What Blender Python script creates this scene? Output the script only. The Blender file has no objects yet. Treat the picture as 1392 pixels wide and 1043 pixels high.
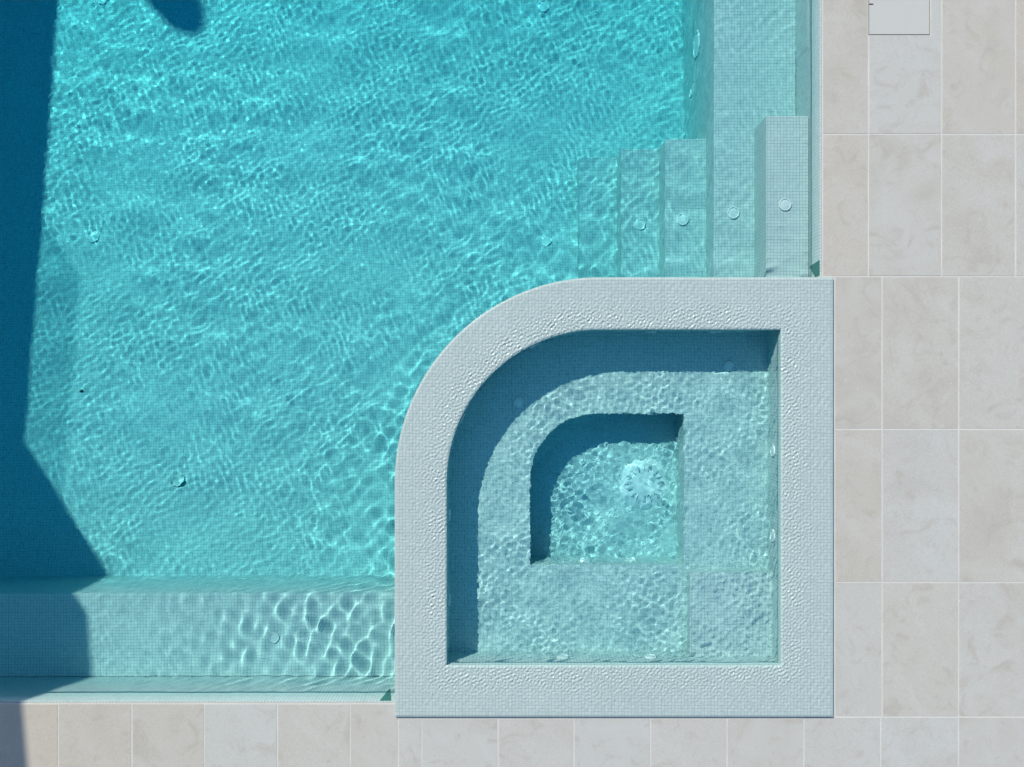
import bpy, bmesh, math, random
import numpy as np
from mathutils import Vector

# ------------------------------------------------------------------ camera, sky, sun, exposure
scene = bpy.context.scene
C = scene.collection
H = 4.69            # drone height above the terrace (m)
FPX = 966.0         # focal length in pixels of the 1392 px wide photograph
ZP = -0.05          # pool water level
ZS = 0.014          # spa water level, brim full
COP = 0.020         # top of the wet coping
IOR = 1.10
SUN = Vector((0.74, -1.045, -1.0)).normalized()   # direction the sunlight travels

cam = bpy.data.cameras.new('drone_camera')
cam_o = bpy.data.objects.new('drone_camera', cam)
C.objects.link(cam_o)
cam_o.location = (0, 0, H)
cam.sensor_fit = 'HORIZONTAL'
cam.angle = 2 * math.atan(696 / FPX)
cam.clip_end = 3000
scene.camera = cam_o

world = bpy.data.worlds.new('World')
scene.world = world
world.use_nodes = True
wn = world.node_tree
sky = wn.nodes.new('ShaderNodeTexSky')
sky.sky_type = 'NISHITA'
sky.sun_disc = False
sky.sun_elevation = math.asin(-SUN.z)
sky.sun_rotation = math.atan2(-SUN.x, -SUN.y)
sky.air_density = 1.0
sky.dust_density = 0.1
sky.ozone_density = 1.0
wn.links.new(sky.outputs[0], wn.nodes['Background'].inputs[0])
wn.nodes['Background'].inputs[1].default_value = 0.145

sun = bpy.data.lights.new('sun', 'SUN')
sun.energy = 4.1
sun.angle = math.radians(0.5)
sun.color = (1.0, 0.955, 0.83)
sun.cycles.is_caustics_light = True
sun_o = bpy.data.objects.new('sun', sun)
C.objects.link(sun_o)
sun_o.location = (-6, 8, 12)
sun_o.rotation_euler = SUN.to_track_quat('-Z', 'Y').to_euler()

vs = scene.view_settings
vs.view_transform = 'Standard'
vs.look = 'None'
vs.exposure = 0.09
vs.gamma = 1.0
vs.use_curve_mapping = False

cy = scene.cycles
scene.render.engine = 'CYCLES'
cy.max_bounces = 8
cy.diffuse_bounces = 3
cy.glossy_bounces = 3
cy.transmission_bounces = 8
cy.transparent_max_bounces = 8
cy.use_adaptive_sampling = True
cy.adaptive_threshold = 0.02
cy.use_denoising = True

rnd = random.Random(7)

# ------------------------------------------------------------------ picture point -> place
def D(px, py, z=0.0):
    return ((px - 696) / FPX * (H - z), -(py - 521) / FPX * (H - z))

def U(px, py, z, zw=ZP):
    """point at height z below a water level zw, with the refraction at the surface"""
    tx, ty = (px - 696) / FPX, -(py - 521) / FPX
    t = math.hypot(tx, ty)
    k = math.tan(math.asin(math.sin(math.atan(t)) / IOR)) / t if t > 1e-6 else 1 / IOR
    d = zw - z
    return (tx * (H - zw) + tx * k * d, ty * (H - zw) + ty * k * d)

# ------------------------------------------------------------------ node helpers
def new_mat(name):
    m = bpy.data.materials.new(name)
    m.use_nodes = True
    nt = m.node_tree
    nt.nodes.clear()
    out = nt.nodes.new('ShaderNodeOutputMaterial')
    return m, nt, out

class G:
    def __init__(s, nt): s.nt = nt
    def n(s, t, **kw):
        x = s.nt.nodes.new(t)
        for k, v in kw.items(): setattr(x, k, v)
        return x
    def l(s, a, b): s.nt.links.new(a, b)
    def math(s, op, a, b=None, c=None, clamp=False):
        x = s.n('ShaderNodeMath', operation=op, use_clamp=clamp)
        for i, v in enumerate((a, b, c)):
            if v is None: continue
            if isinstance(v, (int, float)): x.inputs[i].default_value = v
            else: s.l(v, x.inputs[i])
        return x.outputs[0]
    def mixf(s, f, a, b):
        x = s.n('ShaderNodeMix', data_type='FLOAT')
        for i, v in ((0, f), (2, a), (3, b)):
            if isinstance(v, (int, float)): x.inputs[i].default_value = v
            else: s.l(v, x.inputs[i])
        return x.outputs[0]
    def mixc(s, f, a, b, blend='MIX'):
        x = s.n('ShaderNodeMix', data_type='RGBA', blend_type=blend)
        for i, v in ((0, f), (6, a), (7, b)):
            if isinstance(v, (int, float)): x.inputs[i].default_value = v
            elif isinstance(v, tuple): x.inputs[i].default_value = (*v, 1)
            else: s.l(v, x.inputs[i])
        return x.outputs[2]
    def noise(s, vec, scale, detail=3, rough=0.55, dist=0.0, dim='3D'):
        x = s.n('ShaderNodeTexNoise', noise_dimensions=dim)
        s.l(vec, x.inputs['Vector'])
        x.inputs['Scale'].default_value = scale
        x.inputs['Detail'].default_value = detail
        x.inputs['Roughness'].default_value = rough
        x.inputs['Distortion'].default_value = dist
        return x
    def ramp(s, f, stops):
        x = s.n('ShaderNodeValToRGB')
        e = x.color_ramp.elements
        while len(e) < len(stops): e.new(0.5)
        for q, (p, c) in zip(e, stops):
            q.position = p
            q.color = (*c, 1) if isinstance(c, tuple) else (c, c, c, 1)
        s.l(f, x.inputs[0])
        return x.outputs[0]
    def maprange(s, v, a, b, c, d, smooth=False):
        x = s.n('ShaderNodeMapRange', interpolation_type='SMOOTHSTEP' if smooth else 'LINEAR')
        s.l(v, x.inputs[0])
        for i, q in zip((1, 2, 3, 4), (a, b, c, d)): x.inputs[i].default_value = q
        return x.outputs[0]
    def bsdf(s, out, color, rough=0.6, spec=0.4, normal=None, coat=None):
        b = s.n('ShaderNodeBsdfPrincipled')
        if isinstance(color, tuple): b.inputs['Base Color'].default_value = (*color, 1)
        else: s.l(color, b.inputs['Base Color'])
        if isinstance(rough, (int, float)): b.inputs['Roughness'].default_value = rough
        else: s.l(rough, b.inputs['Roughness'])
        b.inputs['Specular IOR Level'].default_value = spec
        if normal is not None: s.l(normal, b.inputs['Normal'])
        s.l(b.outputs[0], out.inputs['Surface'])
        return b

PITCH = 0.0218
def mosaic_material(name, c_lo, c_hi, grout, spec=0.35, rough=0.35, glint=0.0, film=0.0):
    m, nt, out = new_mat(name)
    g = G(nt)
    geo = g.n('ShaderNodeNewGeometry')
    sp = g.n('ShaderNodeSeparateXYZ'); g.l(geo.outputs['Position'], sp.inputs[0])
    sn = g.n('ShaderNodeSeparateXYZ'); g.l(geo.outputs['True Normal'], sn.inputs[0])
    ax = g.math('ABSOLUTE', sn.outputs[0]); az = g.math('ABSOLUTE', sn.outputs[2])
    flat = g.math('GREATER_THAN', az, 0.7)
    side = g.math('MULTIPLY', g.math('GREATER_THAN', ax, 0.707), g.math('SUBTRACT', 1.0, flat))
    u = g.mixf(side, sp.outputs[0], sp.outputs[1])
    v = g.mixf(flat, sp.outputs[2], sp.outputs[1])
    # slightly uneven laying
    nz = g.noise(geo.outputs['Position'], 2.2, 2)
    wob = g.math('MULTIPLY', g.math('SUBTRACT', nz.outputs[0], 0.5), 0.010)
    us = g.math('DIVIDE', g.math('ADD', u, wob), PITCH)
    vs_ = g.math('DIVIDE', g.math('SUBTRACT', v, wob), PITCH)
    def edge(a):
        f = g.math('FRACT', a)
        return g.math('MINIMUM', f, g.math('SUBTRACT', 1.0, f))
    e = g.math('MINIMUM', edge(us), edge(vs_))
    gm = g.maprange(e, 0.055, 0.10, 1.0, 0.0)
    # sheets of 15 x 15 tiles: a slightly wider joint
    es = g.math('MINIMUM', edge(g.math('DIVIDE', us, 15.0)), edge(g.math('DIVIDE', vs_, 15.0)))
    gs = g.maprange(es, 0.006, 0.010, 0.75, 0.0)
    gj = g.math('MAXIMUM', g.math('MULTIPLY', gm, 0.75), gs)
    cell = g.n('ShaderNodeCombineXYZ')
    g.l(g.math('FLOOR', us), cell.inputs[0]); g.l(g.math('FLOOR', vs_), cell.inputs[1])
    wn_ = g.n('ShaderNodeTexWhiteNoise', noise_dimensions='3D'); g.l(cell.outputs[0], wn_.inputs[0])
    tone = g.ramp(wn_.outputs[0], [(0.0, c_lo), (0.45, tuple((a + b) / 2 for a, b in zip(c_lo, c_hi))), (1.0, c_hi)])
    big = g.noise(geo.outputs['Position'], 1.3, 4)
    tone = g.mixc(g.maprange(big.outputs[0], 0.35, 0.7, 0.0, 0.16), tone, tuple(x * 0.78 for x in c_lo), 'MIX')
    col = g.mixc(gj, tone, grout)
    bmp = g.n('ShaderNodeBump'); bmp.inputs['Strength'].default_value = 0.25; bmp.inputs['Distance'].default_value = 0.002
    g.l(g.math('SUBTRACT', 1.0, gm), bmp.inputs['Height'])
    b = g.bsdf(out, col, rough, spec, bmp.outputs[0])
    if film > 0:        # glistening film of water
        b.inputs['Coat Weight'].default_value = film
        b.inputs['Coat Roughness'].default_value = 0.13
        b.inputs['Coat IOR'].default_value = 1.33
    if glint > 0:       # glossy glass faces, each tile set at its own slight tilt
        tilt = g.n('ShaderNodeVectorMath', operation='MULTIPLY_ADD')
        g.l(wn_.outputs[1], tilt.inputs[0]); tilt.inputs[1].default_value = (glint, glint, glint)
        base = g.n('ShaderNodeVectorMath', operation='ADD')
        g.l(geo.outputs['Normal'], base.inputs[0]); base.inputs[1].default_value = (-glint / 2,) * 3
        g.l(base.outputs[0], tilt.inputs[2])
        nv = g.n('ShaderNodeVectorMath', operation='NORMALIZE'); g.l(tilt.outputs[0], nv.inputs[0])
        b.inputs['Coat Weight'].default_value = 0.06
        b.inputs['Coat Roughness'].default_value = 0.20
        g.l(nv.outputs[0], b.inputs['Coat Normal'])
    return m

def paver_material():
    m, nt, out = new_mat('paver_stone')
    g = G(nt)
    geo = g.n('ShaderNodeNewGeometry'); oi = g.n('ShaderNodeObjectInfo')
    off = g.n('ShaderNodeVectorMath', operation='MULTIPLY_ADD')
    cmb = g.n('ShaderNodeCombineXYZ')
    for i in range(3): g.l(oi.outputs['Random'], cmb.inputs[i])
    g.l(cmb.outputs[0], off.inputs[0]); off.inputs[1].default_value = (37.0, 53.0, 71.0)
    g.l(geo.outputs['Position'], off.inputs[2])
    p = off.outputs[0]
    cl = g.noise(p, 2.6, 5, 0.55, 0.9)
    col = g.ramp(cl.outputs[0], [(0.25, (0.43, 0.40, 0.345)), (0.45, (0.50, 0.475, 0.425)),
                                 (0.6, (0.53, 0.515, 0.475)), (0.8, (0.565, 0.555, 0.52))])
    # per-paver cast: some warmer, some cooler
    col = g.mixc(g.maprange(oi.outputs['Random'], 0.0, 1.0, 0.35, 0.85), col,
                 g.mixc(g.math('FRACT', g.math('MULTIPLY', oi.outputs['Random'], 7.31)), (0.525, 0.465, 0.39), (0.53, 0.53, 0.50)))
    # brownish clouds
    b2 = g.noise(p, 5.5, 4, 0.6, 1.5)
    col = g.mixc(g.maprange(b2.outputs[0], 0.50, 0.74, 0.0, 0.55, True), col, (0.42, 0.38, 0.32))
    # long pale veins
    wv = g.n('ShaderNodeTexWave', wave_type='BANDS', bands_direction='DIAGONAL')
    g.l(p, wv.inputs['Vector'])
    wv.inputs['Scale'].default_value = 0.9; wv.inputs['Distortion'].default_value = 9.0
    wv.inputs['Detail'].default_value = 3.0; wv.inputs['Detail Scale'].default_value = 1.2
    col = g.mixc(g.maprange(wv.outputs[1], 0.86, 1.0, 0.0, 0.08, True), col, (0.62, 0.62, 0.61))
    # fine grain and salt specks
    fg = g.noise(p, 160, 2, 0.6)
    col = g.mixc(0.22, col, fg.outputs[0], 'OVERLAY')
    sc_ = g.noise(p, 38, 3, 0.7, 0.6)
    col = g.mixc(g.maprange(sc_.outputs[0], 0.60, 0.72, 0.0, 0.28, True), col, (0.36, 0.335, 0.30))
    col = g.mixc(g.maprange(sc_.outputs[0], 0.28, 0.40, 0.30, 0.0, True), col, (0.62, 0.62, 0.60))
    vr = g.n('ShaderNodeTexVoronoi', feature='F1'); g.l(p, vr.inputs['Vector']); vr.inputs['Scale'].default_value = 9.0
    sal = g.noise(p, 3.0, 2)
    speck = g.math('MULTIPLY', g.maprange(vr.outputs[0], 0.035, 0.075, 1.0, 0.0), g.maprange(sal.outputs[0], 0.5, 0.62, 0.0, 0.5))
    col = g.mixc(speck, col, (0.72, 0.72, 0.70))
    rough = g.maprange(cl.outputs[0], 0.3, 0.7, 0.62, 0.46)
    bmp = g.n('ShaderNodeBump'); bmp.inputs['Strength'].default_value = 0.12; bmp.inputs['Distance'].default_value = 0.002
    g.l(b2.outputs[0], bmp.inputs['Height'])
    g.bsdf(out, col, rough, 0.35, bmp.outputs[0])
    return m

def simple_material(name, col, rough=0.5, spec=0.4, var=0.12, scale=8.0, metallic=0.0):
    m, nt, out = new_mat(name)
    g = G(nt)
    geo = g.n('ShaderNodeNewGeometry')
    nz = g.noise(geo.outputs['Position'], scale, 4)
    c = g.mixc(nz.outputs[0], tuple(max(0, x * (1 - var)) for x in col), tuple(min(1, x * (1 + var)) for x in col))
    b = g.bsdf(out, c, rough, spec)
    b.inputs['Metallic'].default_value = metallic
    return m

M = {}
M['mosaic'] = mosaic_material('pale_glass_mosaic', (0.48, 0.575, 0.575), (0.54, 0.63, 0.625), (0.26, 0.36, 0.37), spec=0.12, rough=0.5, glint=0.24)
M['wet_mosaic'] = mosaic_material('wet_glass_mosaic', (0.44, 0.53, 0.515), (0.505, 0.59, 0.57), (0.30, 0.39, 0.385), 0.25, 0.45, film=0.7)
M['paver'] = paver_material()
M['grout'] = simple_material('pale_grout', (0.62, 0.60, 0.555), 0.9, 0.1, 0.16, 5)
M['white'] = simple_material('white_plastic', (0.72, 0.75, 0.74), 0.35, 0.45, 0.03)
M['lens'] = simple_material('frosted_lens', (0.64, 0.71, 0.70), 0.2, 0.5, 0.05, 40)
M['lid'] = simple_material('skimmer_lid_plastic', (0.55, 0.54, 0.50), 0.5, 0.4, 0.03, 12)
M['slot'] = simple_material('grey_slot', (0.66, 0.69, 0.69), 0.6, 0.3)
M['gap'] = simple_material('lid_gap', (0.20, 0.19, 0.17), 0.9, 0.1)
M['dark'] = simple_material('dark_gap', (0.03, 0.035, 0.035), 0.8, 0.2)
M['green'] = simple_material('dark_green_gloss', (0.035, 0.16, 0.14), 0.4, 0.3, 0.15, 60)
M['render'] = simple_material('house_render', (0.62, 0.60, 0.57), 0.9, 0.2, 0.06, 3)
M['roof'] = simple_material('roof_membrane', (0.10, 0.11, 0.12), 0.9, 0.2, 0.1, 3)
M['glass'] = simple_material('dark_window_glass', (0.02, 0.03, 0.035), 0.08, 0.6, 0.05)
M['earth'] = simple_material('dry_ground', (0.22, 0.19, 0.14), 0.95, 0.1, 0.25, 0.8)
M['leaf'] = simple_material('bleached_leaf', (0.70, 0.72, 0.68), 0.7, 0.3, 0.1, 50)
M['pebble'] = simple_material('dark_pebble', (0.025, 0.04, 0.06), 0.6, 0.3, 0.2, 60)

def water_material(name, ripples):
    """clear water; fine wind ripples below the mesh's resolution as bump: (scale, height, stretch)"""
    m, nt, out = new_mat(name)
    g = G(nt)
    gl = g.n('ShaderNodeBsdfGlass')
    gl.inputs['Roughness'].default_value = 0.0
    gl.inputs['IOR'].default_value = IOR
    gl.inputs['Color'].default_value = (1, 1, 1, 1)
    geo = g.n('ShaderNodeNewGeometry')
    h = None
    for sc_, a in ripples:
        x = g.noise(geo.outputs['Position'], sc_, 1.0, 0.5, 0.4)
        v = g.math('MULTIPLY', x.outputs[0], a)
        h = v if h is None else g.math('ADD', h, v)
    b = g.n('ShaderNodeBump')
    b.inputs['Strength'].default_value = 1.0
    b.inputs['Distance'].default_value = 1.0
    g.l(h, b.inputs['Height'])
    g.l(b.outputs[0], gl.inputs['Normal'])
    g.l(gl.outputs[0], out.inputs['Surface'])
    return m
M['pool_surface'] = water_material('pool_water_surface', ((20.0, 0.0019), (45.0, 0.0009)))
M['spa_surface'] = water_material('spa_water_surface', ((24.0, 0.013), (55.0, 0.003)))

def absorb(name, col, dens):
    m, nt, out = new_mat(name)
    v = nt.nodes.new('ShaderNodeVolumeAbsorption')
    v.inputs['Color'].default_value = (*col, 1)
    v.inputs['Density'].default_value = dens
    nt.links.new(v.outputs[0], out.inputs['Volume'])
    return m
M['pool_absorb'] = absorb('pool_water_absorption', (0.0, 0.91, 0.965), 1.15)
M['spa_absorb'] = absorb('spa_water_absorption', (0.0, 0.94, 0.99), 1.3)

# ------------------------------------------------------------------ mesh helpers
def link(name, me, mat, parent=None, receiver=False, smooth=False):
    o = bpy.data.objects.new(name, me)
    if mat is not None and not me.materials: me.materials.append(mat)
    C.objects.link(o)
    if parent is not None: o.parent = parent
    if receiver: o.cycles.is_caustics_receiver = True
    if smooth: me.shade_smooth()
    return o

def tag(o, label=None, cat=None, group=None, kind=None):
    if label: o['label'] = label
    if cat: o['category'] = cat
    if group: o['group'] = group
    if kind: o['kind'] = kind
    return o

def empty(name, loc=(0, 0, 0)):
    o = bpy.data.objects.new(name, None)
    o.empty_display_size = 0.1
    o.location = loc
    C.objects.link(o)
    return o

def prism(bm, poly, z0, z1):
    lo = [bm.verts.new((x, y, z0)) for x, y in poly]
    hi = [bm.verts.new((x, y, z1)) for x, y in poly]
    n = len(poly)
    bm.faces.new(hi); bm.faces.new(lo[::-1])
    for i in range(n):
        j = (i + 1) % n
        bm.faces.new((lo[i], lo[j], hi[j], hi[i]))

def ring(bm, outer, inner, z0, z1):
    n = len(outer)
    ol = [bm.verts.new((x, y, z0)) for x, y in outer]; oh = [bm.verts.new((x, y, z1)) for x, y in outer]
    il = [bm.verts.new((x, y, z0)) for x, y in inner]; ih = [bm.verts.new((x, y, z1)) for x, y in inner]
    for i in range(n):
        j = (i + 1) % n
        bm.faces.new((oh[i], oh[j], ih[j], ih[i]))
        bm.faces.new((ol[j], ol[i], il[i], il[j]))
        bm.faces.new((ol[i], ol[j], oh[j], oh[i]))
        bm.faces.new((il[j], il[i], ih[i], ih[j]))

def rect(x0, y0, x1, y1):
    x0, x1 = min(x0, x1), max(x0, x1); y0, y1 = min(y0, y1), max(y0, y1)
    return [(x0, y0), (x1, y0), (x1, y1), (x0, y1)]

def finish(bm, name, bevel=0.0):
    bmesh.ops.recalc_face_normals(bm, faces=bm.faces)
    if bevel > 0:
        bmesh.ops.bevel(bm, geom=[e for e in bm.edges if e.calc_face_angle(0) > 0.6], offset=bevel, segments=2, affect='EDGES', profile=0.6)
    me = bpy.data.meshes.new(name)
    bm.to_mesh(me); bm.free()
    return me

def prism_obj(name, poly, z0, z1, mat, parent=None, receiver=False, bevel=0.0):
    bm = bmesh.new()
    prism(bm, poly, z0, z1)
    return link(name, finish(bm, name, bevel), mat, parent, receiver)

def lathe(profile, n=28):
    """profile: list of (r, z) from the axis outwards"""
    bm = bmesh.new()
    rows = []
    for r, z in profile:
        if r < 1e-6: rows.append([bm.verts.new((0, 0, z))])
        else: rows.append([bm.verts.new((r * math.cos(2 * math.pi * k / n), r * math.sin(2 * math.pi * k / n), z)) for k in range(n)])
    for a, b in zip(rows, rows[1:]):
        for k in range(n):
            q = (k + 1) % n
            if len(a) == 1: bm.faces.new((a[0], b[k], b[q]))
            elif len(b) == 1: bm.faces.new((a[k], b[0], a[q]))
            else: bm.faces.new((a[k], b[k], b[q], a[q]))
    return bm

# ------------------------------------------------------------------ main dimensions
XW = D(1115, 0)[0]              # right pool wall
YW = D(0, 953)[1]               # near (lower) pool wall
XL, YT = -5.6, 5.6              # far pool walls, outside the picture
def floor_z(y): return -0.964 - 0.12 * (y + 1.507)

# spa outline: square with one big rounded corner
def spa_outline(l, t, r, b, R, conv, n=40):
    """points counter-clockwise from lower left; l,t,r,b,R in picture pixels"""
    pts = [conv(l, b), conv(r, b), conv(r, t)]
    cx, cyy = l + R, t + R
    for k in range(n + 1):
        a = math.pi / 2 + (math.pi / 2) * k / n
        pts.append(conv(cx + R * math.cos(a), cyy - R * math.sin(a)))
    return pts
cD = lambda x, y: D(x, y, COP)
SEATZ = ZS - 0.27
FOOTZ = ZS - 0.54
sO = spa_outline(536.5, 376.5, 1133, 974.5, 279, cD)
sI = spa_outline(607, 447.5, 1062, 904.5, 208, cD)
fl_, ft_ = U(721, 562, SEATZ, ZS); fr_, fb_ = U(930, 768, SEATZ, ZS)
FR = 0.46
def outline_m(l, t, r, b, R, n=40):
    pts = [(l, b), (r, b), (r, t)]
    for k in range(n + 1):
        a = math.pi / 2 + (math.pi / 2) * k / n
        pts.append((l + R + R * math.cos(a), t - R + R * math.sin(a)))
    return pts
sF = outline_m(fl_, ft_, fr_, fb_, FR)
sx0, sy0 = cD(536.5, 974.5); sx1, sy1 = cD(1133, 376.5); sR = 279 / FPX * (H - COP)
ix0, iy0 = cD(607, 904.5); ix1, iy1 = cD(1062, 447.5); iR = 208 / FPX * (H - COP)

def sd_shape(X, Y, x0, y0, x1, y1, R):
    """signed distance (negative inside) to the square with a rounded upper-left corner"""
    dx = np.maximum(x0 - X, X - x1); dy = np.maximum(y0 - Y, Y - y1)
    box = np.where((dx > 0) & (dy > 0), np.hypot(dx, dy), np.maximum(dx, dy))
    ccx, ccy = x0 + R, y1 - R
    corner = (X < ccx) & (Y > ccy)
    return np.where(corner, np.hypot(X - ccx, Y - ccy) - R, box)

# ------------------------------------------------------------------ ground and terrace
bm = bmesh.new()
B = 400.0
for p in (rect(-B, -B, B, -6.0), rect(-B, 7.5, B, B), rect(-B, -6.0, -12.0, 7.5), rect(6.0, -6.0, B, 7.5)):
    vsq = [bm.verts.new((x, y, -0.12)) for x, y in p]
    bm.faces.new(vsq)
tag(link('ground', finish(bm, 'ground'), M['earth']), kind='structure')

LIP = 0.012
SLX = sx1 - 0.004   # terrace tucks just under the spa edge
bm = bmesh.new()
TX0, TX1, TY0, TY1 = -12.0, 6.0, -6.0, 7.5
ySt = D(0, 376.5)[1]; ySb = D(0, 974.5)[1]; xSl = D(540.5, 0)[0]
for p in (rect(XW + LIP, ySt, TX1, TY1), rect(sx1, ySb, TX1, ySt), rect(xSl, TY0, TX1, ySb),
          rect(TX0, TY0, xSl, YW - LIP), rect(TX0, YW - LIP, XL - LIP, TY1), rect(XL - LIP, YT + LIP, XW + LIP, TY1)):
    prism(bm, p, -0.30, -0.0014)
terrace = tag(link('terrace', finish(bm, 'terrace'), M['grout']), kind='structure')

J = 0.0045
def paver(poly):
    """poly in picture pixels on the terrace plane, clockwise or not; shrunk by half a joint"""
    pts = [D(x, y) for x, y in poly]
    cx = sum(p[0] for p in pts) / len(pts); cyy = sum(p[1] for p in pts) / len(pts)
    n = len(pts)
    area = sum(pts[i][0] * pts[(i + 1) % n][1] - pts[(i + 1) % n][0] * pts[i][1] for i in range(n))
    if area < 0: pts = pts[::-1]
    ins = []
    for i in range(n):          # inward offset of axis-aligned edges
        a, b, c = pts[i - 1], pts[i], pts[(i + 1) % n]
        d1 = Vector((b[0] - a[0], b[1] - a[1])).normalized(); d2 = Vector((c[0] - b[0], c[1] - b[1])).normalized()
        n1 = Vector((-d1.y, d1.x)); n2 = Vector((-d2.y, d2.x))
        q = Vector(b) + (n1 + n2) * J
        ins.append((q.x - cx, q.y - cyy))
    z = rnd.uniform(-0.0003, 0.0005)
    bm = bmesh.new()
    prism(bm, ins, -0.02, z)
    bmesh.ops.recalc_face_normals(bm, faces=bm.faces)
    top = [e for e in bm.edges if all(v.co.z > -0.005 for v in e.verts)]
    bmesh.ops.bevel(bm, geom=top, offset=0.0009, segments=1, affect='EDGES')
    me = bpy.data.meshes.new('paver'); bm.to_mesh(me); bm.free()
    o = link('paver', me, M['paver'], terrace)
    o.location = (cx + rnd.uniform(-0.0011, 0.0011), cyy + rnd.uniform(-0.0011, 0.0011), 0)
    o.rotation_euler = (0, 0, rnd.uniform(-0.0012, 0.0012))
    return o

def pr(x0, y0, x1, y1): return paver([(x0, y0), (x1, y0), (x1, y1), (x0, y1)])
# right terrace, upper block
colsU = [1118, 1180.5, 1280, 1380.5, 1481]
rowsU = [-232, -25, 182, 375.5]
for i in range(4):
    for j in range(3):
        if i == 1 and j == 1:
            paver([(1180.5, 47.5), (1264.5, 47.5), (1264.5, -25), (1280, -25), (1280, 182), (1180.5, 182)])
        elif i == 1 and j == 0:
            paver([(1180.5, -232), (1280, -232), (1280, -25), (1264.5, -25), (1264.5, -36.5), (1180.5, -36.5)])
        else:
            pr(colsU[i], rowsU[j], colsU[i + 1], rowsU[j + 1])
# right terrace, lower block
colsL = [1134.6, 1199, 1303, 1406, 1510]
rowsL = [375.5, 583, 791, 974]
for i in range(4):
    for j in range(3): pr(colsL[i], rowsL[j], colsL[i + 1], rowsL[j + 1])
# along the near edge
edge_x = [541, 573, 677, 780, 884, 988, 1092.5, 1197, 1303, 1406, 1510]
for a, b in zip(edge_x, edge_x[1:]): pr(a, 976 if b < 1150 else 974, b, 1181)
left_x = [-220, -121, -21, 79, 179, 277.5, 377, 475.5, 541]
for a, b in zip(left_x, left_x[1:]): pr(a, 956, b, 1160)

# ------------------------------------------------------------------ pool shell
bm = bmesh.new()
xa, xb, ya, yb = XL - 0.25, XW + 0.25, YW - 0.25, YT + 0.25
v = [bm.verts.new(c) for c in ((xa, ya, floor_z(ya)), (xb, ya, floor_z(ya)), (xb, yb, floor_z(yb)), (xa, yb, floor_z(yb)))]
w = [bm.verts.new((q.co.x, q.co.y, -2.6)) for q in v]
bm.faces.new(v); bm.faces.new(w[::-1])
for i in range(4): bm.faces.new((w[i], w[(i + 1) % 4], v[(i + 1) % 4], v[i]))
tag(link('pool_floor', finish(bm, 'pool_floor'), M['mosaic'], receiver=True), kind='structure')

def pool_wall(name, p):
    return tag(prism_obj(name, p, -2.55, -0.006, M['mosaic'], receiver=True), kind='structure')
pool_wall('pool_wall_right', rect(XW, sy1 - 0.03, XW + LIP - 0.002, YT))
pool_wall('pool_wall_near', rect(XL, YW, sx0 + 0.03, YW - LIP + 0.002))
pool_wall('pool_wall_left', rect(XL, YW + 0.001, XL - LIP + 0.002, YT))
pool_wall('pool_wall_far', rect(XL, YT, XW, YT + LIP - 0.002))

# benches, ledge, steps
BZ = -0.44
yBench = U(300, 806, BZ)[1]
xBench = U(970.5, 300, BZ)[0]
o = prism_obj('pool_bench', rect(XL + 0.002, YW + 0.002, sx0 + 0.03, yBench), -2.5, BZ, M['mosaic'], receiver=True, bevel=0.006)
tag(o, 'long submerged mosaic bench along the near edge, half in shadow at the left', 'bench', 'submerged benches')
o = prism_obj('pool_bench', rect(xBench, sy1 - 0.03, XW - 0.002, YT - 0.002), -2.5, BZ, M['mosaic'], receiver=True, bevel=0.006)
tag(o, 'wide submerged mosaic bench running up the right wall beside the pavers', 'bench', 'submerged benches')
lx, ly = U(1101.5, 74, -0.19)
ly2 = U(1108, 60, -0.19)[1]
o = prism_obj('wall_ledge', [(lx, ly), (XW - 0.003, ly2), (XW - 0.003, YT - 0.004), (lx, YT - 0.004)], BZ - 0.01, -0.19, M['mosaic'], receiver=True, bevel=0.003)
tag(o, 'narrow mosaic ledge just under the water at the upper right wall', 'ledge')

steps = empty('pool_steps', (1.2, 1.2, floor_z(1.2)))
tag(steps, 'flight of wide mosaic steps descending left from the right wall above the spa', 'steps')
yS = 1.825
def step(x0, x1, z, zb):
    o = prism_obj('step', rect(x0, sy1 - 0.03, x1, yS), zb, z, M['mosaic'], None, True, bevel=0.006)
    o.parent = steps
    o.matrix_parent_inverse = steps.matrix_world.inverted()
    o.location = (0, 0, 0)
    return o
bpy.context.view_layer.update()
xt1 = U(1041.5, 300, -0.17)[0]; xt3 = U(904.5, 300, -0.677)[0]; xt4 = U(844, 300, -0.927)[0]; xt5 = U(787, 300, -1.158)[0]
step(xt1, XW - 0.004, -0.17, BZ - 0.01)
step(xt3, xBench + 0.01, -0.677, -2.4)
step(xt4, xt3 + 0.01, -0.927, -2.4)
step(xt5, xt4 + 0.01, -1.158, -2.4)

# ------------------------------------------------------------------ spa
spa = empty('spa', ((sx0 + sx1) / 2, (sy0 + sy1) / 2, 0))
tag(spa, 'raised mosaic spa with wide wet coping and one rounded corner', 'spa')
bpy.context.view_layer.update()
def under(o, p):
    o.parent = p
    o.matrix_parent_inverse = p.matrix_world.inverted()
    return o
def off_outline(pts, d):
    c = (sum(p[0] for p in pts) / len(pts), sum(p[1] for p in pts) / len(pts))
    return [(p[0] + (d if p[0] > c[0] else -d), p[1] + (d if p[1] > c[1] else -d)) for p in pts]

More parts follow.
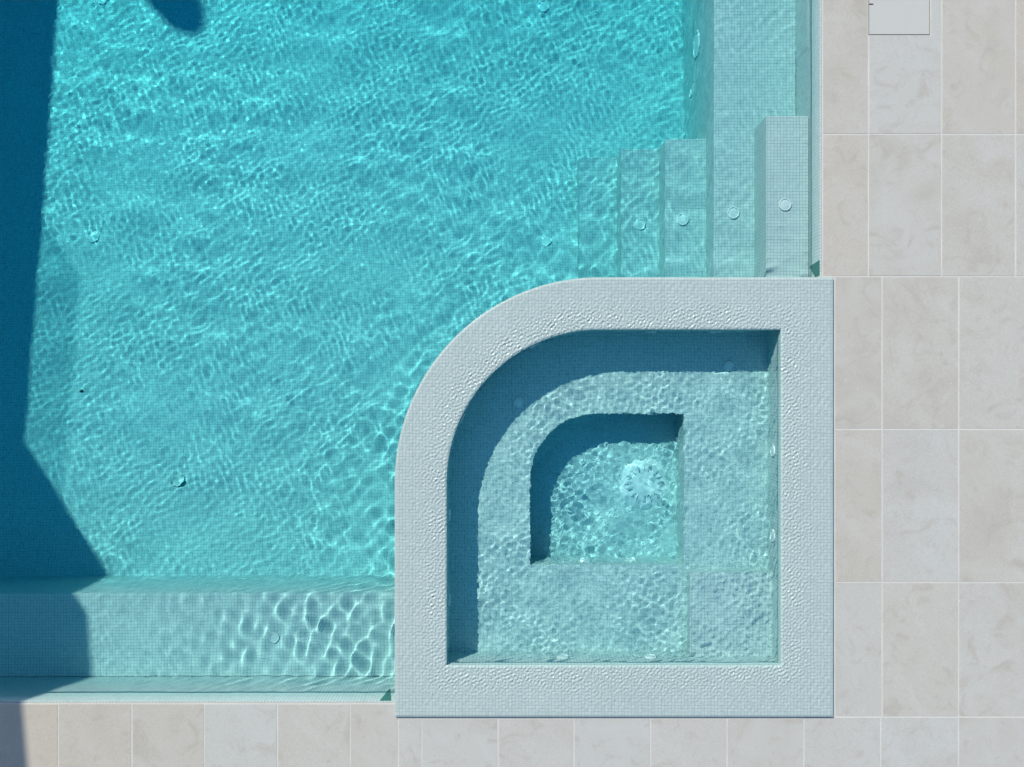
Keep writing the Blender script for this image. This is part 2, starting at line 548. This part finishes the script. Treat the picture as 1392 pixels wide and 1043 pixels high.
bm = bmesh.new(); ring(bm, sO, sI, -2.45, 0.002)
under(link('wall', finish(bm, 'wall'), M['mosaic'], receiver=True), spa)
sIx = outline_m(ix0 - 0.01, iy1 + 0.01, ix1 + 0.01, iy0 - 0.01, iR + 0.01)
bm = bmesh.new(); ring(bm, sIx, sF, FOOTZ - 0.2, SEATZ)
under(link('seat', finish(bm, 'seat', 0.006), M['mosaic'], receiver=True), spa)
sFx = outline_m(fl_ - 0.01, ft_ + 0.01, fr_ + 0.01, fb_ - 0.01, FR + 0.01)
under(prism_obj('footwell_floor', sFx, FOOTZ - 0.15, FOOTZ, M['mosaic'], None, True), spa)
ex, ey = U(938, 778, ZS - 0.165, ZS)
under(prism_obj('entry_step', rect(ex, ey, ix1 + 0.01, iy0 - 0.01), SEATZ - 0.01, ZS - 0.165, M['mosaic'], None, True, bevel=0.005), spa)

# round fittings
def fitting_meshes(r):
    rim = finish(lathe([(r * 0.80, 0.0), (r * 0.80, 0.007), (r * 0.86, 0.010), (r * 0.97, 0.008), (r, 0.003), (r, 0.0)]), 'rim')
    lens = finish(lathe([(0.0, 0.0085), (r * 0.4, 0.008), (r * 0.7, 0.006), (r * 0.80, 0.004)]), 'lens')
    for q in (rim, lens): q.shade_smooth()
    rim.materials.append(M['white']); lens.materials.append(M['lens'])
    return rim, lens
FIT = {}
def fitting(name, loc, r, label, cat, group, axis=(0, 0, 1), parts=('rim', 'lens'), parent=None):
    if r not in FIT: FIT[r] = fitting_meshes(r)
    root = empty(name, loc)
    root.rotation_mode = 'QUATERNION'
    root.rotation_quaternion = Vector((0, 0, 1)).rotation_difference(Vector(axis))
    for nm, me in zip(parts, FIT[r]):
        o = bpy.data.objects.new(nm, me); C.objects.link(o); o.parent = root
        o.cycles.is_caustics_receiver = True
    if label: tag(root, label, cat, group)
    return root

def floor_pt(px, py):
    z = -1.3
    for _ in range(12):
        p = U(px, py, z); z = floor_z(p[1])
    return (p[0], p[1], z + 0.001)
fa = math.atan(-0.12)
fl_axis = (0, math.sin(-fa), math.cos(fa))
grpS = 'round white lights in the treads of the steps'
for px, py, z, lb in ((1067, 278, -0.17, 'round white light in the highest step, nearest the pavers'),
                      (996.5, 289, BZ, 'round white light in the bench tread, second from the pavers'),
                      (928, 298, -0.677, 'round white light in the third step down from the right wall'),
                      (870, 305, -0.927, 'round white light in the fourth step down, furthest left on the steps')):
    p = U(px, py, z)
    fitting('step_light', (p[0], p[1], z + 0.001), 0.043, lb, 'light', grpS)
for px, py, lb in ((742, 327, 'round pale inlet on the pool floor left of the steps'),
                   (738, 8, 'round white inlet on the pool floor at the top middle of the picture'),
                   (127, 322, 'round white inlet on the pool floor near the shadow at the left'),
                   (139, -2, 'round white inlet cut by the top edge, right of the shadow')):
    p = floor_pt(px, py)
    fitting('floor_inlet', p, 0.052, lb, 'inlet', 'round inlets in the pool floor', fl_axis)
p = U(373, 866, BZ)
fitting('bench_light', (p[0], p[1], BZ + 0.001), 0.038, 'small round light in the near bench between bright ripples', 'light', None)
for px, py, lb in ((705, 547, 'round light in the shaded spa seat at the rounded corner'),
                   (991, 497, 'round light in the shaded spa seat near its upper right corner')):
    p = U(px, py, SEATZ, ZS)
    fitting('seat_light', (p[0], p[1], SEATZ + 0.001), 0.036, lb, 'light', 'round lights in the spa seat')
# in the riser of the right bench
def riser_pt(px, py):
    z = -0.9
    for _ in range(40):
        p = U(px, py, z); z += (xBench - p[0]) * -2.0
    return (xBench - 0.001, p[1], z)
p = riser_pt(947, 60)
fitting('wall_light', p, 0.105, 'large round white pool light in the tall bench riser at upper right', 'light', None, (-1, 0, 0))
p = riser_pt(940, 126)
fitting('wall_inlet', p, 0.030, 'small round inlet in the bench riser below the large pool light', 'inlet', None, (-1, 0, 0))

# spa jets are parts of the spa
def jet(loc, axis):
    o = fitting('jet', loc, 0.042, None, None, None, axis, ('jet_ring', 'nozzle'))
    bpy.context.view_layer.update()
    under(o, spa)
JZ = ZS - 0.15
for px in (765, 884): jet((U(px, 890, JZ, ZS)[0], iy0 + 0.001, JZ), (0, 1, 0))
for py in (612, 728): jet((ix1 - 0.001, U(1048, py, JZ, ZS)[1], JZ), (-1, 0, 0))
for px in (885, 972): jet((U(px, 452, JZ, ZS)[0], iy1 - 0.001, JZ), (0, -1, 0))
for py in (700, 815): jet((ix0 + 0.001, U(612, py, JZ, ZS)[1], JZ), (1, 0, 0))
ccx, ccy = ix0 + iR, iy1 - iR
for a in (115, 155):
    a = math.radians(a)
    jet((ccx + (iR - 0.002) * math.cos(a), ccy + (iR - 0.002) * math.sin(a), JZ + 0.05), (-math.cos(a), -math.sin(a), 0))
for px in (795, 858): jet((U(px, 757, -0.39, ZS)[0], fb_ + 0.001, -0.39), (0, 1, 0))

# main drain of the footwell: domed white cover with slots
dp = U(875, 657, FOOTZ, ZS)
bm = lathe([(0.0, 0.030), (0.05, 0.029), (0.10, 0.024), (0.15, 0.014), (0.175, 0.004), (0.18, 0.0)], 40)
o = link('drain_cover', finish(bm, 'drain_cover'), M['white'], None, True, True)
o.location = (dp[0], dp[1], FOOTZ + 0.001)
bpy.context.view_layer.update(); under(o, spa)
slot_me = bpy.data.meshes.new('slot')
bm = bmesh.new(); prism(bm, rect(-0.025, -0.0035, 0.025, 0.0035), -0.004, 0.0025); slot_me = finish(bm, 'slot'); slot_me.materials.append(M['slot'])
for k in range(16):
    a = 2 * math.pi * k / 16
    s = bpy.data.objects.new('slot', slot_me); C.objects.link(s)
    s.location = (0.115 * math.cos(a), 0.115 * math.sin(a), 0.0205)
    s.rotation_euler = (0, 0.17, a)
    s.parent = o

# ------------------------------------------------------------------ water
def grid_mesh(name, xs, ys, Zf, keep=None, snap=None, skirt=None):
    X, Y = np.meshgrid(xs, ys)
    if snap is not None: X, Y = snap(X, Y)
    Z = Zf(X, Y)
    nx, ny = len(xs), len(ys)
    idx = np.arange(nx * ny).reshape(ny, nx)
    F = np.stack([idx[:-1, :-1], idx[:-1, 1:], idx[1:, 1:], idx[1:, :-1]], -1).reshape(-1, 4)
    if keep is not None:
        F = F[keep(X, Y).reshape(-1)]
    used, inv = np.unique(F.ravel(), return_inverse=True)
    co = np.stack([X, Y, Z], -1).reshape(-1, 3)[used].astype(np.float32)
    F = inv.astype(np.int32)
    if skirt is not None:       # close the sides down to a given height
        Q = F.reshape(-1, 4)
        E_ = np.concatenate([Q[:, [0, 1]], Q[:, [1, 2]], Q[:, [2, 3]], Q[:, [3, 0]]])
        key = np.minimum(E_[:, 0], E_[:, 1]).astype(np.int64) * len(co) + np.maximum(E_[:, 0], E_[:, 1])
        _, first, cnt = np.unique(key, return_index=True, return_counts=True)
        be = E_[first[cnt == 1]]
        n0 = len(co); low = co.copy(); low[:, 2] = skirt
        co = np.concatenate([co, low])
        F = np.concatenate([Q, np.stack([be[:, 1], be[:, 0], be[:, 0] + n0, be[:, 1] + n0], -1)]).astype(np.int32).ravel()
    me = bpy.data.meshes.new(name)
    me.vertices.add(len(co)); me.vertices.foreach_set('co', co.ravel())
    me.loops.add(len(F)); me.loops.foreach_set('vertex_index', F)
    me.polygons.add(len(F) // 4); me.polygons.foreach_set('loop_start', np.arange(0, len(F), 4, dtype=np.int32))
    me.update(calc_edges=True)
    me.shade_smooth()
    return me

SPA_S, SPA_L = 0.037, 0.045
def waves(X, Y, n, lam, theta, spread, slope, seed):
    """sum of n sinusoids; rms slope of the sum = slope"""
    r = np.random.default_rng(seed)
    Z = np.zeros_like(X)
    for i in range(n):
        la = math.exp(r.uniform(math.log(lam[0]), math.log(lam[1])))
        th = theta + r.normal(0, spread) if spread < 3 else r.uniform(0, 2 * math.pi)
        k = 2 * math.pi / la
        Z += math.sqrt(2.0 / n) * slope / k * np.sin(k * (X * math.cos(th) + Y * math.sin(th)) + r.uniform(0, 6.283))
    return Z

def blotch(X, Y, scale, seed):
    """smooth 0..1 field for patchiness"""
    r = np.random.default_rng(seed)
    Z = np.zeros_like(X)
    for i in range(9):
        th = r.uniform(0, 6.283); k = 2 * math.pi / (scale * r.uniform(0.6, 1.6))
        Z += np.sin(k * (X * math.cos(th) + Y * math.sin(th)) + r.uniform(0, 6.283))
    return 1 / (1 + np.exp(-Z * 0.9))

def sstep(a, b, x):
    t = np.clip((x - a) / (b - a), 0, 1)
    return t * t * (3 - 2 * t)

def pool_height(X, Y):
    d = np.maximum(sd_shape(X, Y, sx0, sy0, sx1, sy1, sR), 0)
    # where the light lands on the floor beside the spa it came through the surface about 0.9 m up-sun
    dS = np.maximum(sd_shape(X + 0.50, Y - 0.70, sx0, sy0, sx1, sy1, sR), 0)
    left = 1 - sstep(0.0, 0.9, X)
    Z = waves(X, Y, 40, (0.042, 0.09), 0.35, 0.45, 0.0072, 1) * (0.45 + 0.85 * blotch(X, Y, 1.0, 21))
    Z += waves(X, Y, 30, (0.045, 0.11), 2.3, 0.5, 0.0055, 2) * (0.4 + 0.85 * blotch(X, Y, 1.3, 22))
    Z += waves(X, Y, 16, (0.12, 0.32), 1.2, 0.8, 0.011, 3) * (0.3 + 1.0 * blotch(X, Y, 1.8, 23))
    Z += waves(X, Y, 10, (0.4, 0.9), 0.9, 5, 0.016, 8)
    # webs of ripples beside the overflowing spa
    Z += waves(X, Y, 34, (0.10, 0.24), 0, 5, 0.060, 4) * np.exp(-dS / 0.42) * left * (0.5 + 0.7 * blotch(X, Y, 0.8, 24))
    for la, sl, ph in ((0.36, 0.050, 0.3), (0.24, 0.040, 1.9), (0.17, 0.022, 4.0)):
        k = 2 * math.pi / la
        w_ = 0.25 * blotch(X, Y, 0.9, int(la * 1000))
        Z += sl / k * np.sin(k * (d + w_) + ph) * np.exp(-d / 0.8) * (0.15 + 1.0 * blotch(X, Y, 0.8, int(la * 777)))
    # over the near bench: crests across the bench
    eb = sstep(-1.02, -1.25, Y) * sstep(-3.3, -1.3, X) * left
    Z += waves(X, Y, 34, (0.075, 0.18), 0.1, 0.5, 0.075, 5) * eb * (0.5 + 0.6 * blotch(X, Y, 0.5, 25))
    # over the steps: crests parallel to the spa wall
    es = sstep(0.2, 1.0, X) * np.exp(-np.maximum(Y - sy1 - 0.05, 0) / 0.22)
    Z += waves(X, Y, 22, (0.07, 0.15), math.pi / 2, 0.22, 0.085, 6) * es * (0.5 + 0.7 * blotch(X, Y, 0.5, 26))
    return ZP + Z

fx = np.arange(-4.75, XW + 0.012, 0.0082)
fy = np.arange(YW - 0.008, 4.6, 0.0082)
xs = np.concatenate([np.linspace(XL - 0.008, -4.75, 40)[:-1], fx])
ys = np.concatenate([fy, np.linspace(fy[-1], YT + 0.008, 40)[1:]])
def keep_pool(X, Y):
    cxm = (X[:-1, :-1] + X[1:, 1:]) / 2; cym = (Y[:-1, :-1] + Y[1:, 1:]) / 2
    return (sd_shape(cxm, cym, sx0, sy0, sx1, sy1, sR) > -0.02) & (cxm < XW - 0.06) & (cym > YW + 0.085)
pw = link('pool_water', grid_mesh('pool_water', xs, ys, pool_height, keep_pool), M['pool_surface'])
pw.cycles.is_caustics_caster = True
tag(pw, kind='structure')

CJX, CJY = U(875, 657, ZS, ZS)
def sO_d(X, Y): return sd_shape(X, Y, sx0, sy0, sx1, sy1, sR)
def sI_d(X, Y): return sd_shape(X, Y, ix0, iy0, ix1, iy1, iR)
def spa_height(X, Y):
    di = sI_d(X, Y)      # <0 inside the basin
    inside = 1 - sstep(-0.05, 0.0, di)
    body = waves(X, Y, 50, (0.038, 0.12), 0, 5, SPA_S, 31) * (0.45 + 0.7 * blotch(X, Y, 0.6, 41))
    body += waves(X, Y, 14, (0.18, 0.5), 0, 5, SPA_L, 32)
    rr = np.hypot(X - CJX, Y - CJY)
    calm = 1 - 0.65 * np.exp(-(rr / 0.45) ** 2)
    up = np.exp(-((rr - 0.17) / 0.04) ** 2) * waves(X, Y, 16, (0.05, 0.09), 0, 5, 0.03, 36)
    return ZS + inside * (body * calm + up)

def snapper(sd, sign, step_):
    """pull the vertices of one row of cells onto the outline; sign +1 keeps the inside, -1 the outside"""
    def f(X, Y):
        for _ in range(2):
            e = 1e-3
            s = sd(X, Y)
            gx = (sd(X + e, Y) - sd(X - e, Y)) / (2 * e)
            gy = (sd(X, Y + e) - sd(X, Y - e)) / (2 * e)
            k = np.where((s * sign > 0) & (np.abs(s) < 3 * step_), s, 0.0)
            X = X - gx * k; Y = Y - gy * k
        return X, Y
    return f
def quad_area(X, Y):
    return np.abs((X[1:, 1:] - X[:-1, :-1]) * (Y[1:, :-1] - Y[:-1, 1:]) - (Y[1:, 1:] - Y[:-1, :-1]) * (X[1:, :-1] - X[:-1, 1:])) / 2
def mid(A): return (A[:-1, :-1] + A[1:, 1:] + A[1:, :-1] + A[:-1, 1:]) / 4

gs_ = 0.0062
sxs = np.arange(sx0, sx1, gs_); sys_ = np.arange(sy0, sy1, gs_)
sw = link('spa_water', grid_mesh('spa_water', sxs, sys_, spa_height, lambda X, Y: (sO_d(mid(X), mid(Y)) < -0.016) & (mid(X) < ix1 - 0.035) & (mid(Y) > iy0 + 0.045)), M['spa_surface'])
sw.cycles.is_caustics_caster = True
tag(sw, kind='structure')

# wet coping: mosaic under a thin rippling film of overflow, strongest at the inner edge
def coping_height(X, Y):
    di = np.maximum(sI_d(X, Y), 0); do = np.maximum(-sO_d(X, Y), 0)
    lively = 0.65 + 0.4 * blotch(X, Y, 0.35, 42)
    R_ = waves(X, Y, 50, (0.013, 0.030), 0, 5, 0.48, 33) * lively * np.exp(-np.maximum(di - 0.10, 0) / 0.09) * (0.55 + 0.45 * sstep(0, 0.02, di))
    R_ += waves(X, Y, 36, (0.015, 0.045), 0, 5, 0.085, 34)
    R_ = np.clip(R_, -0.005, 0.006) * sstep(0.0, 0.05, do)
    return COP + R_ - 0.0035 * (1 - sstep(0.0, 0.015, do)) - 0.004 * (1 - sstep(0.0, 0.012, di))
gc = 0.0038
cxs = np.arange(sx0 - 2 * gc, sx1 + 2 * gc, gc); cys = np.arange(sy0 - 2 * gc, sy1 + 2 * gc, gc)
sn1, sn2 = snapper(sO_d, 1, gc), snapper(sI_d, -1, gc)
def snap_cop(X, Y): return sn2(*sn1(X, Y))
def keep_cop(X, Y): return (quad_area(X, Y) > 1e-7) & (sO_d(mid(X), mid(Y)) < 0.0005) & (sI_d(mid(X), mid(Y)) > -0.0005)
cop = under(link('coping', grid_mesh('coping', cxs, cys, coping_height, keep_cop, snap_cop, skirt=0.0), M['wet_mosaic'], receiver=True), spa)

# the bodies of water under the surfaces (absorption)
e_ = 0.004
arc = [(sx0 + sR + (sR - e_) * math.cos(a), sy1 - sR + (sR - e_) * math.sin(a)) for a in np.linspace(math.pi, math.pi / 2, 41)]
poly = [(XL - e_, YW - e_), (sx0 + e_, YW - e_)] + arc + [(XW + e_, sy1 - e_), (XW + e_, YT + e_), (XL - e_, YT + e_)]
wb = prism_obj('water_volume', poly, -2.5, ZP + 0.025, M['pool_absorb'], pw)
tag(wb, kind='structure')
sIv = outline_m(ix0 - e_, iy1 + e_, ix1 + e_, iy0 - e_, iR + e_)
wb = prism_obj('water_volume', sIv, FOOTZ - 0.05, ZS + 0.03, M['spa_absorb'], sw)
tag(wb, kind='structure')

# ------------------------------------------------------------------ small things
lidc = D(1222.5, 5.5)
lid = empty('skimmer_lid', (lidc[0], lidc[1], -0.02))
tag(lid, 'square pale plastic skimmer lid set into the pavers at the top', 'lid')
bpy.context.view_layer.update()
hw = 0.198
under(prism_obj('lid_plate', rect(lidc[0] - hw, lidc[1] - hw, lidc[0] + hw, lidc[1] + hw), -0.015, 0.001, M['lid'], None, bevel=0.0015), lid)
bm = bmesh.new(); prism(bm, rect(lidc[0] - hw - 0.005, lidc[1] - hw - 0.005, lidc[0] + hw + 0.004, lidc[1] + hw + 0.004), -0.02, -0.0004)
under(link('frame', finish(bm, 'frame'), M['gap']), lid)
hx, hy = D(1184, 5.5)
under(prism_obj('finger_slot', rect(hx - 0.012, hy - 0.004, hx + 0.014, hy + 0.004), -0.004, 0.0018, M['dark']), lid)

# dark green triangular pieces where the pool walls meet the spa
def insert(pts, label):
    """triangular piece standing proud of a wall: pts = wall-side corners, first list, and proud corners"""
    bm = bmesh.new()
    a = [bm.verts.new(p) for p in pts[0]]; b = [bm.verts.new(p) for p in pts[1]]
    n = len(a)
    bm.faces.new(b); bm.faces.new(a[::-1])
    for i in range(n): bm.faces.new((a[i], a[(i + 1) % n], b[(i + 1) % n], b[i]))
    o = link('corner_triangle', finish(bm, 'corner_triangle'), M['green'], None, True)
    tag(o, label, 'tile', 'dark corner triangles beside the spa')
xa_, xb_, xc_ = D(516.5, 0)[0], D(531, 0)[0], D(523, 0)[0]
zt_ = -0.008
insert(([(xa_, YW - 0.004, zt_), (xb_, YW - 0.004, zt_), (xc_, YW - 0.004, -0.19)],
        [(xa_, YW + 0.005, zt_), (xb_, YW + 0.005, zt_), (xc_, YW + 0.005, -0.19)]),
       'small dark green triangle on the near pool wall beside the spa corner')
ya_, yb_, yc_ = D(0, 353)[1], D(0, 373)[1], D(0, 357)[1]
insert(([(XW + 0.004, ya_, zt_), (XW + 0.004, yc_, -0.16), (XW + 0.004, yb_, -0.07), (XW + 0.004, yb_, zt_)],
        [(XW - 0.005, ya_, zt_), (XW - 0.005, yc_, -0.16), (XW - 0.005, yb_, -0.07), (XW - 0.005, yb_, zt_)]),
       'small dark green triangle on the right pool wall where steps meet spa')

# bleached leaf and pebble on the pool floor
lp = floor_pt(243, 652)
bm = bmesh.new()
nL = 12
rowsv = []
for i in range(nL + 1):
    t = i / nL
    wdt = 0.042 * math.sin(math.pi * min(1, t * 1.02)) ** 0.7 + 0.001
    row = []
    for s in (-1, -0.5, 0, 0.5, 1):
        x = (t - 0.5) * 0.12
        y = s * wdt
        z = 0.010 + 0.010 * abs(s) ** 1.5 + 0.008 * math.sin(t * 7) * s + 0.008 * math.sin(t * 4.2)
        row.append(bm.verts.new((x, y, z)))
    rowsv.append(row)
for a, b in zip(rowsv, rowsv[1:]):
    for k in range(4): bm.faces.new((a[k], a[k + 1], b[k + 1], b[k]))
lf = link('leaf', finish(bm, 'leaf'), M['leaf'], None, True, True)
lf.location = lp; lf.rotation_euler = (0.1, 0.05, 0.6)
tag(lf, 'small crumpled whitish leaf lying on the sunlit pool floor', 'leaf')
pp = floor_pt(112, 531)
bm = bmesh.new(); bmesh.ops.create_icosphere(bm, subdivisions=2, radius=0.013)
for q in bm.verts: q.co = Vector((q.co.x * 1.2, q.co.y, q.co.z * 0.6)) * (1 + 0.15 * math.sin(q.co.x * 300 + q.co.y * 210))
pb = link('pebble', finish(bm, 'pebble'), M['pebble'], None, True, True)
pb.location = (pp[0], pp[1], pp[2] + 0.006)
tag(pb, 'tiny dark pebble on the pool floor right of the shadow', 'pebble')

# ------------------------------------------------------------------ house to the left, outside the picture, whose shadow crosses the pool
house = empty('house', (-9, 2, -0.002))
tag(house, 'rendered house beside the pool whose shadow falls across the left', 'house')
bpy.context.view_layer.update()
def hp(name, p, z0, z1, mat, bevel=0.0): return under(prism_obj(name, p, z0, z1, mat, None, bevel=bevel), house)
def south(y): return -6.15 - (y - 2.76) * 0.085
hp('wall', [(south(-5.5), -5.5), (-6.15, 2.76), (-11.5, 2.76), (-11.5, -5.5)], -0.001, 3.85, M['render'])
hp('wall', [(-6.152, 2.762), (-6.152 - 0.057 * 9.2, 12.0), (-11.5, 12.0), (-11.5, 2.762)], -0.001, 2.2, M['render'])
hp('roof', rect(-11.3, -5.3, -6.4, 2.6), 3.851, 3.87, M['roof'])
hp('roof', rect(-11.3, 2.9, -6.9, 11.8), 2.201, 2.22, M['roof'])
for y in (-1.6, 0.6):
    x0, x1 = south(y), south(y + 1.4)
    hp('window', [(x0 - 0.05, y), (x0 + 0.03, y), (x1 + 0.03, y + 1.4), (x1 - 0.05, y + 1.4)], 0.1, 2.3, M['white'])
    hp('window_pane', [(x0 - 0.04, y + 0.06), (x0 + 0.029, y + 0.06), (x1 + 0.038, y + 1.34), (x1 - 0.04, y + 1.34)], 0.16, 2.24, M['glass'])
ch = lathe([(0.0, 4.62), (0.10, 4.58), (0.17, 4.48), (0.20, 4.3), (0.20, 2.2)], 20)
o = link('chimney', finish(ch, 'chimney'), M['render']); o.location = (-7.0, 9.1, 0)
bpy.context.view_layer.update(); under(o, house)

# unseen pane added on the lower roof to dim a band along the shadow
m, nt, out = new_mat('tinted_shade_pane')
g = G(nt)
tr = g.n('ShaderNodeBsdfTransparent'); tr.inputs[0].default_value = (0.80, 0.86, 0.86, 1)
gs2 = g.n('ShaderNodeBsdfGlossy'); gs2.inputs['Roughness'].default_value = 0.02
mx = g.n('ShaderNodeMixShader'); mx.inputs[0].default_value = 0.06
g.l(tr.outputs[0], mx.inputs[1]); g.l(gs2.outputs[0], mx.inputs[2]); g.l(mx.outputs[0], out.inputs['Surface'])
M['shade_pane'] = m
xn = -6.155 - 0.057 * 2.0
hp('added_shade_pane', [(-6.16, 2.78), (xn - 0.005, 4.76), (xn - 0.017, 4.76), (-6.172, 2.78)], 2.201, 2.70, M['shade_pane'])
